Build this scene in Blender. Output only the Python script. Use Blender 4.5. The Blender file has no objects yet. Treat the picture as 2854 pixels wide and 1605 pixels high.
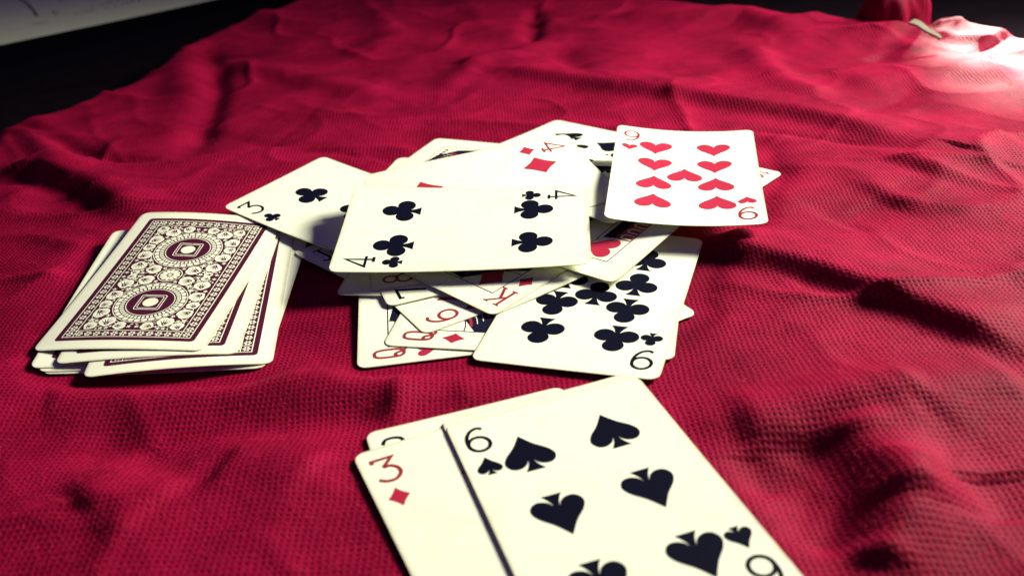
import bpy, bmesh, math, random
import numpy as np
from mathutils import Vector, Matrix

MM = 0.001
scene = bpy.context.scene
COL = scene.collection

# ------------------------------------------------------------------ camera
PW, PH = 2854.0, 1605.0            # photograph size, pixels
FPX, PITCH, ROLL, CAMH = 2740.0, 0.4934, 0.0805, 155.3   # focal length in pixels, radians, millimetres
cd = bpy.data.cameras.new('camera')
cam = bpy.data.objects.new('camera', cd)
COL.objects.link(cam)
cd.sensor_width = 36.0
cd.lens = 36.0 * FPX / PW
cd.clip_start = 0.01
cd.clip_end = 20.0
cam.matrix_world = (Matrix.Translation((0, 0, CAMH * MM))
                    @ Matrix.Rotation(math.pi / 2 - PITCH, 4, 'X')
                    @ Matrix.Rotation(-ROLL, 4, 'Z'))
cd.dof.use_dof = True
cd.dof.focus_distance = 0.335
cd.dof.aperture_fstop = 15.0
scene.camera = cam

# ------------------------------------------------------------------ light
world = bpy.data.worlds.new('World')
scene.world = world
world.use_nodes = True
bg = world.node_tree.nodes['Background']
bg.inputs['Color'].default_value = (0.36, 0.22, 1.0, 1)
bg.inputs['Strength'].default_value = 0.10

def area(name, loc, target, size, power, color, spread=180):
    l = bpy.data.lights.new(name, 'AREA')
    l.shape = 'RECTANGLE'; l.size, l.size_y = size
    l.energy = power; l.color = color; l.spread = math.radians(spread)
    o = bpy.data.objects.new(name, l); COL.objects.link(o)
    o.location = loc
    o.rotation_euler = (Vector(target) - Vector(loc)).to_track_quat('-Z', 'Y').to_euler()
    return o
# the window: low, from the right and a little behind the cards
area('window_light', (0.68, 0.615, 0.405), (0.0, 0.29, 0.0), (0.24, 0.20), 4.9, (1.0, 0.97, 0.84), 78)
# a patch of direct sun on the far right of the cloth
sp = bpy.data.lights.new('sun_patch', 'SPOT')
sp.energy = 620.0; sp.color = (1.0, 0.93, 0.80); sp.spot_size = math.radians(5.6); sp.spot_blend = 0.9
sp.shadow_soft_size = 0.02
so = bpy.data.objects.new('sun_patch', sp); COL.objects.link(so)
so.location = (0.68, 1.31, 0.38)
so.rotation_euler = (Vector((0.295, 0.545, 0.0)) - Vector(so.location)).to_track_quat('-Z', 'Y').to_euler()

scene.view_settings.view_transform = 'Standard'
scene.view_settings.look = 'None'
scene.view_settings.exposure = 0.0
scene.view_settings.gamma = 1.0
scene.render.engine = 'CYCLES'
scene.cycles.transparent_max_bounces = 12

# ------------------------------------------------------------------ pixel -> place (millimetres)
_c, _s = math.cos(PITCH), math.sin(PITCH)
_cr, _sr = math.cos(ROLL), math.sin(ROLL)
def ray(px, py):
    xr = (px - PW / 2) / FPX; yr = -(py - PH / 2) / FPX
    x = xr * _cr + yr * _sr; y = -xr * _sr + yr * _cr
    return np.array([x, _c + y * _s, -_s + y * _c])
def at(px, py, plane):
    """point where the pixel's ray meets the plane z = a + b x + c y"""
    a, b, c = plane
    d = ray(px, py)
    t = (a - CAMH) / (d[2] - b * d[0] - c * d[1])
    return np.array([d[0] * t, d[1] * t])
def gnd(p, z=0.0):
    return at(p[0], p[1], (z, 0, 0))

# ------------------------------------------------------------------ materials
def nodes(name):
    m = bpy.data.materials.new(name); m.use_nodes = True
    nt = m.node_tree
    return m, nt, nt.nodes['Principled BSDF']
def N(nt, kind, **kw):
    n = nt.nodes.new(kind)
    for k, v in kw.items():
        if k in n.inputs: n.inputs[k].default_value = v
        else: setattr(n, k, v)
    return n
def simple(name, col, rough=0.4, var=0.06, scale=900.0, bump=0.0, spec=0.5, dirt=0.0):
    m, nt, b = nodes(name)
    L = nt.links.new
    tc = N(nt, 'ShaderNodeTexCoord')
    nz = N(nt, 'ShaderNodeTexNoise', Scale=scale, Detail=4.0)
    L(tc.outputs['Object'], nz.inputs['Vector'])
    mr = N(nt, 'ShaderNodeMapRange'); mr.inputs['To Min'].default_value = 1 - var; mr.inputs['To Max'].default_value = 1 + var
    L(nz.outputs['Fac'], mr.inputs['Value'])
    mx = N(nt, 'ShaderNodeMix', data_type='RGBA', blend_type='MULTIPLY')
    mx.inputs['Factor'].default_value = 1.0
    mx.inputs['A'].default_value = (*col, 1)
    L(mr.outputs['Result'], mx.inputs['B'])
    out = mx.outputs['Result']
    if dirt:
        n2 = N(nt, 'ShaderNodeTexNoise', Scale=55.0, Detail=6.0, Roughness=0.7)
        L(tc.outputs['Object'], n2.inputs['Vector'])
        rp = N(nt, 'ShaderNodeMapRange'); rp.inputs['From Min'].default_value = 0.52; rp.inputs['From Max'].default_value = 0.8
        L(n2.outputs['Fac'], rp.inputs['Value'])
        ml = N(nt, 'ShaderNodeMath', operation='MULTIPLY'); ml.inputs[1].default_value = dirt
        L(rp.outputs['Result'], ml.inputs[0])
        m2 = N(nt, 'ShaderNodeMix', data_type='RGBA')
        m2.inputs['B'].default_value = (col[0] * 0.72, col[1] * 0.68, col[2] * 0.52, 1)
        L(ml.outputs[0], m2.inputs['Factor']); L(out, m2.inputs['A'])
        out = m2.outputs['Result']
    L(out, b.inputs['Base Color'])
    b.inputs['Roughness'].default_value = rough
    b.inputs['Specular IOR Level'].default_value = spec
    if bump:
        bp = N(nt, 'ShaderNodeBump', Strength=bump, Distance=0.0002)
        L(nz.outputs['Fac'], bp.inputs['Height']); L(bp.outputs['Normal'], b.inputs['Normal'])
    return m

def card_stock():
    m = simple('card_stock', (0.83, 0.85, 0.635), 0.42, 0.03, 700, 0.05, 0.4, 0.35)
    nt = m.node_tree; L = nt.links.new
    b = nt.nodes['Principled BSDF']
    src = b.inputs['Base Color'].links[0].from_socket
    tc = [n for n in nt.nodes if n.type == 'TEX_COORD'][0]
    sep = N(nt, 'ShaderNodeSeparateXYZ'); L(tc.outputs['Object'], sep.inputs[0])
    def edge(sock, h):
        a = N(nt, 'ShaderNodeMath', operation='ABSOLUTE'); L(sock, a.inputs[0])
        r = N(nt, 'ShaderNodeMapRange'); r.inputs['From Min'].default_value = (h - 1.3) * MM; r.inputs['From Max'].default_value = (h + .1) * MM
        L(a.outputs[0], r.inputs['Value']); return r.outputs['Result']
    mx = N(nt, 'ShaderNodeMath', operation='MAXIMUM'); L(edge(sep.outputs['X'], 27.9), mx.inputs[0]); L(edge(sep.outputs['Y'], 44.0), mx.inputs[1])
    nz = N(nt, 'ShaderNodeTexNoise', Scale=160.0, Detail=5.0, Roughness=.7); L(tc.outputs['Object'], nz.inputs['Vector'])
    pw = N(nt, 'ShaderNodeMath', operation='MULTIPLY'); L(mx.outputs[0], pw.inputs[0]); L(nz.outputs['Fac'], pw.inputs[1])
    mc = N(nt, 'ShaderNodeMix', data_type='RGBA'); mc.inputs['B'].default_value = (.33, .30, .17, 1)
    L(pw.outputs[0], mc.inputs['Factor']); L(src, mc.inputs['A']); L(mc.outputs['Result'], b.inputs['Base Color'])
    # uneven gloss from handling
    n2 = N(nt, 'ShaderNodeTexNoise', Scale=70.0, Detail=6.0, Roughness=.65); L(tc.outputs['Object'], n2.inputs['Vector'])
    rr = N(nt, 'ShaderNodeMapRange'); rr.inputs['To Min'].default_value = .30; rr.inputs['To Max'].default_value = .58
    L(n2.outputs['Fac'], rr.inputs['Value']); L(rr.outputs['Result'], b.inputs['Roughness'])
    return m
M_PAPER = card_stock()
M_PRINT_CREAM = simple('cream_ground', (0.83, 0.85, 0.635), 0.42, 0.03, 700, 0.05, 0.4, 0.35)
M_BLACK = simple('black_ink', (0.003, 0.0035, 0.012), 0.6, 0.3, 900, 0, .03)
M_RED = simple('red_ink', (0.42, 0.015, 0.045), 0.4, 0.12, 900)
M_NUM_RED = simple('dark_red_ink', (0.30, 0.02, 0.032), 0.4, 0.12, 900)
M_BACK = simple('maroon_ink', (0.060, 0.005, 0.022), 0.5, 0.15, 900, 0, .2)
M_NAVY = simple('navy_ink', (0.006, 0.007, 0.025), 0.5, 0.3, 900, 0, .15)
M_GREY = simple('pencil_grey', (0.10, 0.11, 0.07), 0.7, 0.5, 300)

# ------------------------------------------------------------------ mesh helpers
def link(name, verts, faces, mats, parent=None, fmat=None, smooth=False):
    me = bpy.data.meshes.new(name)
    me.from_pydata(verts, [], faces)
    for m in mats: me.materials.append(m)
    if fmat is not None:
        me.polygons.foreach_set('material_index', fmat)
    if smooth:
        me.polygons.foreach_set('use_smooth', [True] * len(me.polygons))
    me.update()
    o = bpy.data.objects.new(name, me); COL.objects.link(o)
    if parent is not None: o.parent = parent
    return o
def tag(o, label, cat, group=None, kind=None):
    o['label'] = label; o['category'] = cat
    if group: o['group'] = group
    if kind: o['kind'] = kind

# ------------------------------------------------------------------ 2D drawing in card millimetres
def catmull(pts, n=8, closed=False):
    p = [np.array(q, float) for q in pts]
    if closed: p = [p[-1]] + p + [p[0], p[1]]
    else: p = [2 * p[0] - p[1]] + p + [2 * p[-1] - p[-2]]
    out = []
    for i in range(1, len(p) - 2):
        for k in range(n):
            t = k / n
            out.append(0.5 * ((2 * p[i]) + (-p[i-1] + p[i+1]) * t + (2*p[i-1] - 5*p[i] + 4*p[i+1] - p[i+2]) * t*t
                              + (-p[i-1] + 3*p[i] - 3*p[i+1] + p[i+2]) * t**3))
    if not closed: out.append(p[-2])
    return out
def arc(cx, cy, rx, ry, a0, a1, n=24):
    return [(cx + rx * math.cos(math.radians(a0 + (a1 - a0) * i / n)), cy + ry * math.sin(math.radians(a0 + (a1 - a0) * i / n))) for i in range(n + 1)]
def stroke(pts, w, closed=False):
    """a pen stroke as quads"""
    p = [np.array(q, float) for q in pts]
    n = len(p); L, R = [], []
    ws = w if hasattr(w, '__len__') else [w] * n
    for i in range(n):
        a = p[(i - 1) % n] if (closed or i > 0) else p[i]
        b = p[(i + 1) % n] if (closed or i < n - 1) else p[i]
        d1 = p[i] - a; d2 = b - p[i]
        l1, l2 = np.linalg.norm(d1), np.linalg.norm(d2)
        d1 = d1 / l1 if l1 > 1e-9 else None; d2 = d2 / l2 if l2 > 1e-9 else None
        if d1 is None: d1 = d2
        if d2 is None: d2 = d1
        t = d1 + d2; tl = np.linalg.norm(t)
        t = t / tl if tl > 1e-6 else d1
        nr = np.array([-t[1], t[0]])
        k = max(0.45, float(np.dot(nr, np.array([-d1[1], d1[0]]))))
        h = ws[i] / 2 / k
        L.append(p[i] + nr * h); R.append(p[i] - nr * h)
    q = []
    for i in range(n if closed else n - 1):
        j = (i + 1) % n
        q.append([R[i], R[j], L[j], L[i]])
    return q
def tf(polys, x=0, y=0, s=1.0, rot=0.0):
    c, sn = math.cos(rot), math.sin(rot)
    return [[(x + s * (p[0] * c - p[1] * sn), y + s * (p[0] * sn + p[1] * c)) for p in q] for q in polys]

# glyphs, millimetres, about 6 wide and 9 high round the origin
def glyph(ch):
    w = 0.92
    if ch == '6':
        return (stroke(arc(0, -1.7, 2.5, 2.65, 0, 360, 30)[:-1], w, True)
                + stroke(catmull([(2.1, 3.7), (0.9, 4.35), (-0.7, 3.7), (-1.9, 2.1), (-2.45, 0.2), (-2.5, -1.7)]), w))
    if ch == '9':
        return tf(glyph('6'), rot=math.pi)
    if ch == '3':
        return (stroke([(-2.5, 3.0), (-2.5, 4.1), (2.3, 4.1), (-0.5, 1.0)], w)
                + stroke(catmull([(-0.5, 1.0), (1.2, 0.9), (2.5, -0.5), (2.5, -2.5), (0.9, -4.1), (-1.2, -4.0), (-2.7, -2.9)]), w))
    if ch == '4':
        return (stroke([(1.1, -4.3), (1.1, 4.3), (-2.7, -1.9), (2.9, -1.9)], w * 0.9) + stroke([(-0.2, -4.3), (2.4, -4.3)], w))
    if ch == '8':
        return (stroke(arc(0, 2.2, 1.95, 2.1, 0, 360, 26)[:-1], w, True) + stroke(arc(0, -2.0, 2.45, 2.35, 0, 360, 28)[:-1], w, True))
    if ch == '7':
        return stroke([(-2.6, 2.9), (-2.6, 4.1), (2.6, 4.1), (-0.6, -4.4)], w)
    if ch == '2':
        return (stroke(catmull([(-2.5, 2.3), (-1.7, 3.9), (0.2, 4.3), (2.1, 3.4), (2.2, 1.4), (0.4, -1.2), (-2.5, -4.0)]), w)
                + stroke([(-2.6, -4.1), (2.7, -4.1)], w))
    if ch == '5':
        return (stroke([(2.3, 4.1), (-1.7, 4.1), (-2.1, 0.7)], w)
                + stroke(catmull([(-2.1, 0.7), (0.3, 1.3), (2.4, 0.1), (2.5, -2.3), (0.8, -4.1), (-1.2, -4.1), (-2.6, -3.1)]), w))
    if ch == '10':
        return (stroke([(-3.1, 3.2), (-2.2, 4.2), (-2.2, -4.3)], w) + stroke(arc(1.35, 0, 1.9, 4.2, 0, 360, 30)[:-1], w, True))
    if ch == 'K':
        return (stroke([(-1.9, -4.0), (-1.9, 4.0)], w) + stroke([(2.3, 4.0), (-1.8, -0.6)], w * 0.8) + stroke([(-0.5, 0.7), (2.2, -4.0)], w)
                + stroke([(-3.0, 4.1), (-0.8, 4.1)], 0.5) + stroke([(-3.0, -4.1), (-0.8, -4.1)], 0.5)
                + stroke([(1.4, 4.1), (3.1, 4.1)], 0.5) + stroke([(1.2, -4.1), (3.2, -4.1)], 0.5))
    if ch == 'Q':
        sup = []
        for i in range(36):
            a = 2 * math.pi * i / 36
            c, s = math.cos(a), math.sin(a)
            sup.append((1.9 * math.copysign(abs(c) ** 0.7, c), 4.0 * math.copysign(abs(s) ** 0.6, s)))
        return (stroke(sup, w, True) + stroke(catmull([(-1.7, -2.0), (-0.4, -1.7), (0.5, -3.2), (1.6, -4.4), (2.9, -4.3)]), w)
                + stroke([(-2.3, -1.6), (-1.3, -1.6)], 0.8))
    if ch == 'J':
        return (stroke([(-0.9, 4.0), (2.4, 4.0)], 0.6) + stroke([(0.9, 4.0)] + catmull([(0.9, 1.5), (0.9, -2.0), (0.3, -3.8), (-1.2, -4.2), (-2.3, -3.3)]), w))
    return []
def heart_pts(s=1.0, n=40):
    P = []
    for i in range(n):
        t = 2 * math.pi * i / n
        P.append((0.375 * s * math.sin(t) ** 3 * 1.34, s * (0.40 * math.cos(t) - 0.17 * math.cos(2 * t) - 0.065 * math.cos(3 * t) - 0.03 * math.cos(4 * t)) + 0.06 * s))
    return P
def suit_polys(suit):
    """outline pieces for a pip about 1 wide and 1.1 high"""
    if suit == 'diamond':
        P = []
        K = [(0, .56), (.43, 0), (0, -.56), (-.43, 0)]
        for i in range(4):
            a, b = np.array(K[i]), np.array(K[(i + 1) % 4])
            for k in range(6):
                t = k / 6; q = a + (b - a) * t
                P.append(tuple(q * (1 - 0.10 * math.sin(math.pi * t))))
        return [P]
    if suit == 'heart':
        return [heart_pts()]
    stem = [(0.06, 0.02)] + [(0.045 + 0.15 * (k / 6) ** 2.2, -0.10 - 0.42 * k / 6) for k in range(7)]
    stem = stem + [(-x, y) for x, y in reversed(stem)]
    if suit == 'spade':
        P = []
        right = catmull([(0, .58), (.20, .27), (.42, .02), (.50, -.19), (.42, -.36), (.27, -.40), (.12, -.32), (.03, -.14)], 5)
        P = [tuple(q) for q in right] + [(-q[0], q[1]) for q in reversed(right[1:])]
        return [P, stem]
    if suit == 'club':
        r = .245
        return [arc(0, .30, r, r, 0, 360, 26)[:-1], arc(-.27, -.10, r, r, 0, 360, 26)[:-1], arc(.27, -.10, r, r, 0, 360, 26)[:-1],
                [(-.14, .14), (.14, .14), (.16, -.10), (0, -.2), (-.16, -.10)], stem]
    return []

# ------------------------------------------------------------------ the card
CW, CL, CT = 55.8, 88.0, 0.21          # width, length, thickness
HW, HL = CW / 2, CL / 2
CORNER = {'A': (-HW, -HL), 'B': (HW, -HL), 'C': (HW, HL), 'D': (-HW, HL)}

class Bend:
    """shape of a card in its own plane: a cubic sheet, millimetres; the first three terms are height and tilt"""
    def __init__(s, ku=0, kv=0, tw=0, tilt=None):
        s.c = np.array([0, 0, 0, ku, tw, kv, 0, 0, 0, 0], float)
        s.held = tilt is not None              # a card propped at a slant by what is around it
        if tilt: s.c[1:3] = tilt
    @staticmethod
    def basis(u, v):
        a, b = u / HW, v / HL
        o = a * 0 + 1.0
        return (o, a, b, a * a, a * b, b * b, a ** 3, a * a * b, a * b * b, b ** 3)
    def __call__(s, u, v):
        return sum(c * f for c, f in zip(s.c, Bend.basis(u, v)))

def outline(r=3.2, m=0.0, n=6):
    P = []
    for cx, cy, a in ((HW - m - r, HL - m - r, 0), (-HW + m + r, HL - m - r, 90), (-HW + m + r, -HL + m + r, 180), (HW - m - r, -HL + m + r, 270)):
        P += arc(cx, cy, r, r, a, a + 90, n)
    return P

def print_mesh(name, layers, bend, parent, mats, cut=3.0):
    """flat print: layers of (polygons, material index, height above the stock); follows the bend of the card"""
    bm = bmesh.new()
    lays = bm.faces.layers.int.new('z')
    for polys, mi, off in layers:
        for k, q in enumerate(polys):
            vs = [bm.verts.new((p[0], p[1], 0)) for p in q]
            try: f = bm.faces.new(vs)
            except ValueError: continue
            f.material_index = mi
            f[lays] = int(off * 100000)
    if cut:
        big = [f for f in bm.faces if max(v.co.x for v in f.verts) - min(v.co.x for v in f.verts) > cut or
               max(v.co.y for v in f.verts) - min(v.co.y for v in f.verts) > cut]
        if big:
            bmesh.ops.triangulate(bm, faces=big)
            x0, x1 = min(v.co.x for v in bm.verts), max(v.co.x for v in bm.verts)
            y0, y1 = min(v.co.y for v in bm.verts), max(v.co.y for v in bm.verts)
            for ax, lo, hi in ((0, x0, x1), (1, y0, y1)):
                k = math.floor(lo / cut) + 1
                while k * cut < hi:
                    co = [0, 0, 0]; no = [0, 0, 0]; co[ax] = k * cut + 0.0137; no[ax] = 1
                    bmesh.ops.bisect_plane(bm, geom=bm.verts[:] + bm.edges[:] + bm.faces[:], plane_co=co, plane_no=no)
                    k += 1
    for f in bm.faces:
        z = f[lays] / 100000.0
        for v in f.verts: v.co.z = z
    for v in bm.verts:
        v.co = Vector((v.co.x * MM, v.co.y * MM, (bend(v.co.x, v.co.y) + CT + v.co.z) * MM))
    bm.normal_update()
    for f in bm.faces:
        if f.normal.z < 0: f.normal_flip()
    me = bpy.data.meshes.new(name)
    bm.to_mesh(me); bm.free()
    for m in mats: me.materials.append(m)
    o = bpy.data.objects.new(name, me); COL.objects.link(o)
    o.parent = parent
    return o

def card_body(name, bend):
    """bent sheet with rounded corners and a real edge"""
    bm = bmesh.new()
    f = bm.faces.new([bm.verts.new((x, y, 0)) for x, y in outline()])
    st = 4.0
    for ax, h in ((0, HW), (1, HL)):
        k = -int(h / st)
        while k * st < h:
            co = [0, 0, 0]; no = [0, 0, 0]; co[ax] = k * st; no[ax] = 1
            bmesh.ops.bisect_plane(bm, geom=bm.verts[:] + bm.edges[:] + bm.faces[:], plane_co=co, plane_no=no)
            k += 1
    ret = bmesh.ops.extrude_face_region(bm, geom=bm.faces[:])
    for g in ret['geom']:
        if isinstance(g, bmesh.types.BMVert): g.co.z = CT
    for v in bm.verts:
        v.co = Vector((v.co.x * MM, v.co.y * MM, (bend(v.co.x, v.co.y) + v.co.z) * MM))
    bmesh.ops.recalc_face_normals(bm, faces=bm.faces[:])
    me = bpy.data.meshes.new(name); bm.to_mesh(me); bm.free()
    me.materials.append(M_PAPER)
    me.polygons.foreach_set('use_smooth', [True] * len(me.polygons))
    me.set_sharp_from_angle(angle=math.radians(35))
    o = bpy.data.objects.new(name, me); COL.objects.link(o)
    return o

PX = 11.5
def pip_spots(rank):
    n = rank
    R = {2: [(0, 24), (0, -24)], 3: [(0, 24), (0, 0), (0, -24)], 4: [(s * PX, t) for s in (-1, 1) for t in (24, -24)]}
    R[5] = R[4] + [(0, 0)]
    R[6] = R[4] + [(-PX, 0), (PX, 0)]
    R[7] = R[6] + [(0, 12)]
    R[8] = R[7] + [(0, -12)]
    R[9] = [(s * PX, t) for s in (-1, 1) for t in (24.5, 8.2, -8.2, -24.5)] + [(0, 0)]
    R[10] = [(s * PX, t) for s in (-1, 1) for t in (24.5, 8.2, -8.2, -24.5)] + [(0, 16.3), (0, -16.3)]
    return R[n]

def stack(polys, mi, base):
    return [([q], mi, base + 0.006 * k) for k, q in enumerate(polys)]

def print_index(o, bend, ch, suit):
    red = suit in ('heart', 'diamond')
    for s, r in ((1, 0.0), (-1, math.pi)):
        g = tf(glyph(ch), -21.6 * s, 34.4 * s, 1.12, r)
        print_mesh('corner_number', [(g, 0, 0.05)], bend, o, [M_NUM_RED if red else M_BLACK], cut=4.0)
        q = tf(suit_polys(suit), -22.0 * s, 23.0 * s, 6.5, r)
        print_mesh('corner_pip', stack(q, 0, 0.05), bend, o, [M_RED if red else M_BLACK], cut=4.0)

def print_pips(o, bend, rank, suit):
    red = suit in ('heart', 'diamond')
    for (u, v) in pip_spots(rank):
        q = tf(suit_polys(suit), u, v, 13.3, math.pi if v < 0 else 0.0)
        print_mesh('pip', stack(q, 0, 0.05), bend, o, [M_RED if red else M_BLACK])

FU, FV = 17.9, 34.6                     # half size of the court frame
def half_turn(polys): return tf(polys, rot=math.pi)
def print_court(o, bend, ch, suit, style):
    red = suit in ('heart', 'diamond')
    fr = stroke([(-FU, -FV), (FU, -FV), (FU, FV), (-FU, FV)], 0.35, True)
    print_mesh('frame_line', [(fr, 0, 0.045)], bend, o, [M_NAVY], cut=5.0)
    pc = (10.4, 27.2) if style == 'crown' else (-10.6, 27.6)
    for s, r in ((1, 0.0), (-1, math.pi)):
        q = tf(suit_polys(suit), pc[0] * s, pc[1] * s, 11.5 if style != 'crown' else 12.5, r)
        print_mesh('pip', stack(q, 0, 0.06), bend, o, [M_RED if red else M_BLACK])
    rnd = random.Random(len(ch) * 7 + len(suit))
    L = []
    def both(polys, mi, off):
        L.append((polys, mi, off)); L.append((half_turn(polys), mi, off))
    if style == 'crown':
        both([[(3.4, FV - .3), (-FU + .3, FV - .3), (-FU + .3, FV - 6.2), (3.4, FV - 6.2)]], 1, 0.045)
        both([[(3.4, FV - 6.2), (-FU + .3, FV - 6.2), (-FU + .3, FV - 10.6), (4.6, FV - 10.6)]], 0, 0.045)
        for k in range(5):
            x = 1.2 - 4.4 * k
            both(stroke([(x + 1.3, FV - .5), (x + 1.3, FV - 4.2), (x, FV - 5.0), (x - 1.3, FV - 4.2), (x - 1.3, FV - .5)], 0.8), 2, 0.06)
            both([[(x + .5, FV - .5), (x + .5, FV - 2.8), (x - .5, FV - 2.8), (x - .5, FV - .5)]], 1, 0.065)
        both(stroke([(6.0, FV - 11.2), (FU - 1.5, FV - 15.0)], 0.4), 0, 0.045)
        both(stroke([(6.5, FV - 12.0), (-15.0, FV - 12.4)], 0.35), 0, 0.045)
        both([[(-14, 0.0), (14, 0.0), (12, 8), (4, 13), (-6, 13), (-13, 7)]], 0, 0.045)
    else:
        # dark robe with trims, a white cell round the suit mark
        cell = arc(-FU + .3, FV - .3, 15.0, 13.5, -90, 0, 14)
        robe = [(-FU + .3, 0.0), (FU - .3, 0.0), (FU - .3, 13.0), (FU - 3.0, FV - 9.0), (7.0, FV - 2.0)] + [(p[0] + .6, p[1] - .2) for p in reversed(cell[3:])] + [(-FU + .3, FV - 17.0)]
        both([robe], 0, 0.04)
        both(stroke(cell, 0.35), 0, 0.05)
        for k in range(7):
            r0 = 17.0 + 2.1 * k
            a = arc(-FU, FV, r0, r0 * 0.92, -80 + 4 * k, -12, 22)
            a = [p for p in a if p[1] > 1.0 and abs(p[0]) < FU - 1]
            if len(a) > 3: both(stroke(a, 0.28 if k % 3 else 0.9), 2 if k % 3 else 1, 0.055)
        for k in range(9):
            x, y = rnd.uniform(-15, 15), rnd.uniform(2.5, 16)
            both(tf([arc(0, 0, .55, .55, 60 * j, 60 * j + 300, 6) for j in range(1)], x, y), 2, 0.06)
            both(tf(stroke([(-1.6, 0), (0, .8), (1.6, 0)], .3), x, y - 1.2), 2, 0.06)
        for k in range(6):
            x = 1.0 + 2.6 * k
            both(tf([arc(-.45, 0, .55, .55, 0, 360, 8)[:-1], arc(.45, 0, .55, .55, 0, 360, 8)[:-1], arc(0, .6, .5, .5, 0, 360, 8)[:-1]], x, FV - 2.2 - .25 * k), 0, 0.06)
        for k in range(10):
            both(stroke([(8.0 + .8 * k, 14.0 - .5 * k), (9.4 + .8 * k, 18.0 - .5 * k)], .22), 2, 0.06)
        both([[(-FU + .3, 0.2), (FU - .3, 6.0), (FU - .3, 8.6), (-FU + .3, 2.8)]], 1, 0.05)
        both(stroke([(-FU + .3, 0.2), (FU - .3, 6.0)], .3) + stroke([(-FU + .3, 2.8), (FU - .3, 8.6)], .3), 2, 0.065)
    layers = []
    for i, (polys, mi, off) in enumerate(L):
        layers += [([q], mi, off + 0.0006 * i) for q in polys]
    print_mesh('court_figure', layers, bend, o, [M_NAVY, M_RED, M_PRINT_CREAM], cut=4.0)
    print_index(o, bend, ch, suit)

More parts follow.
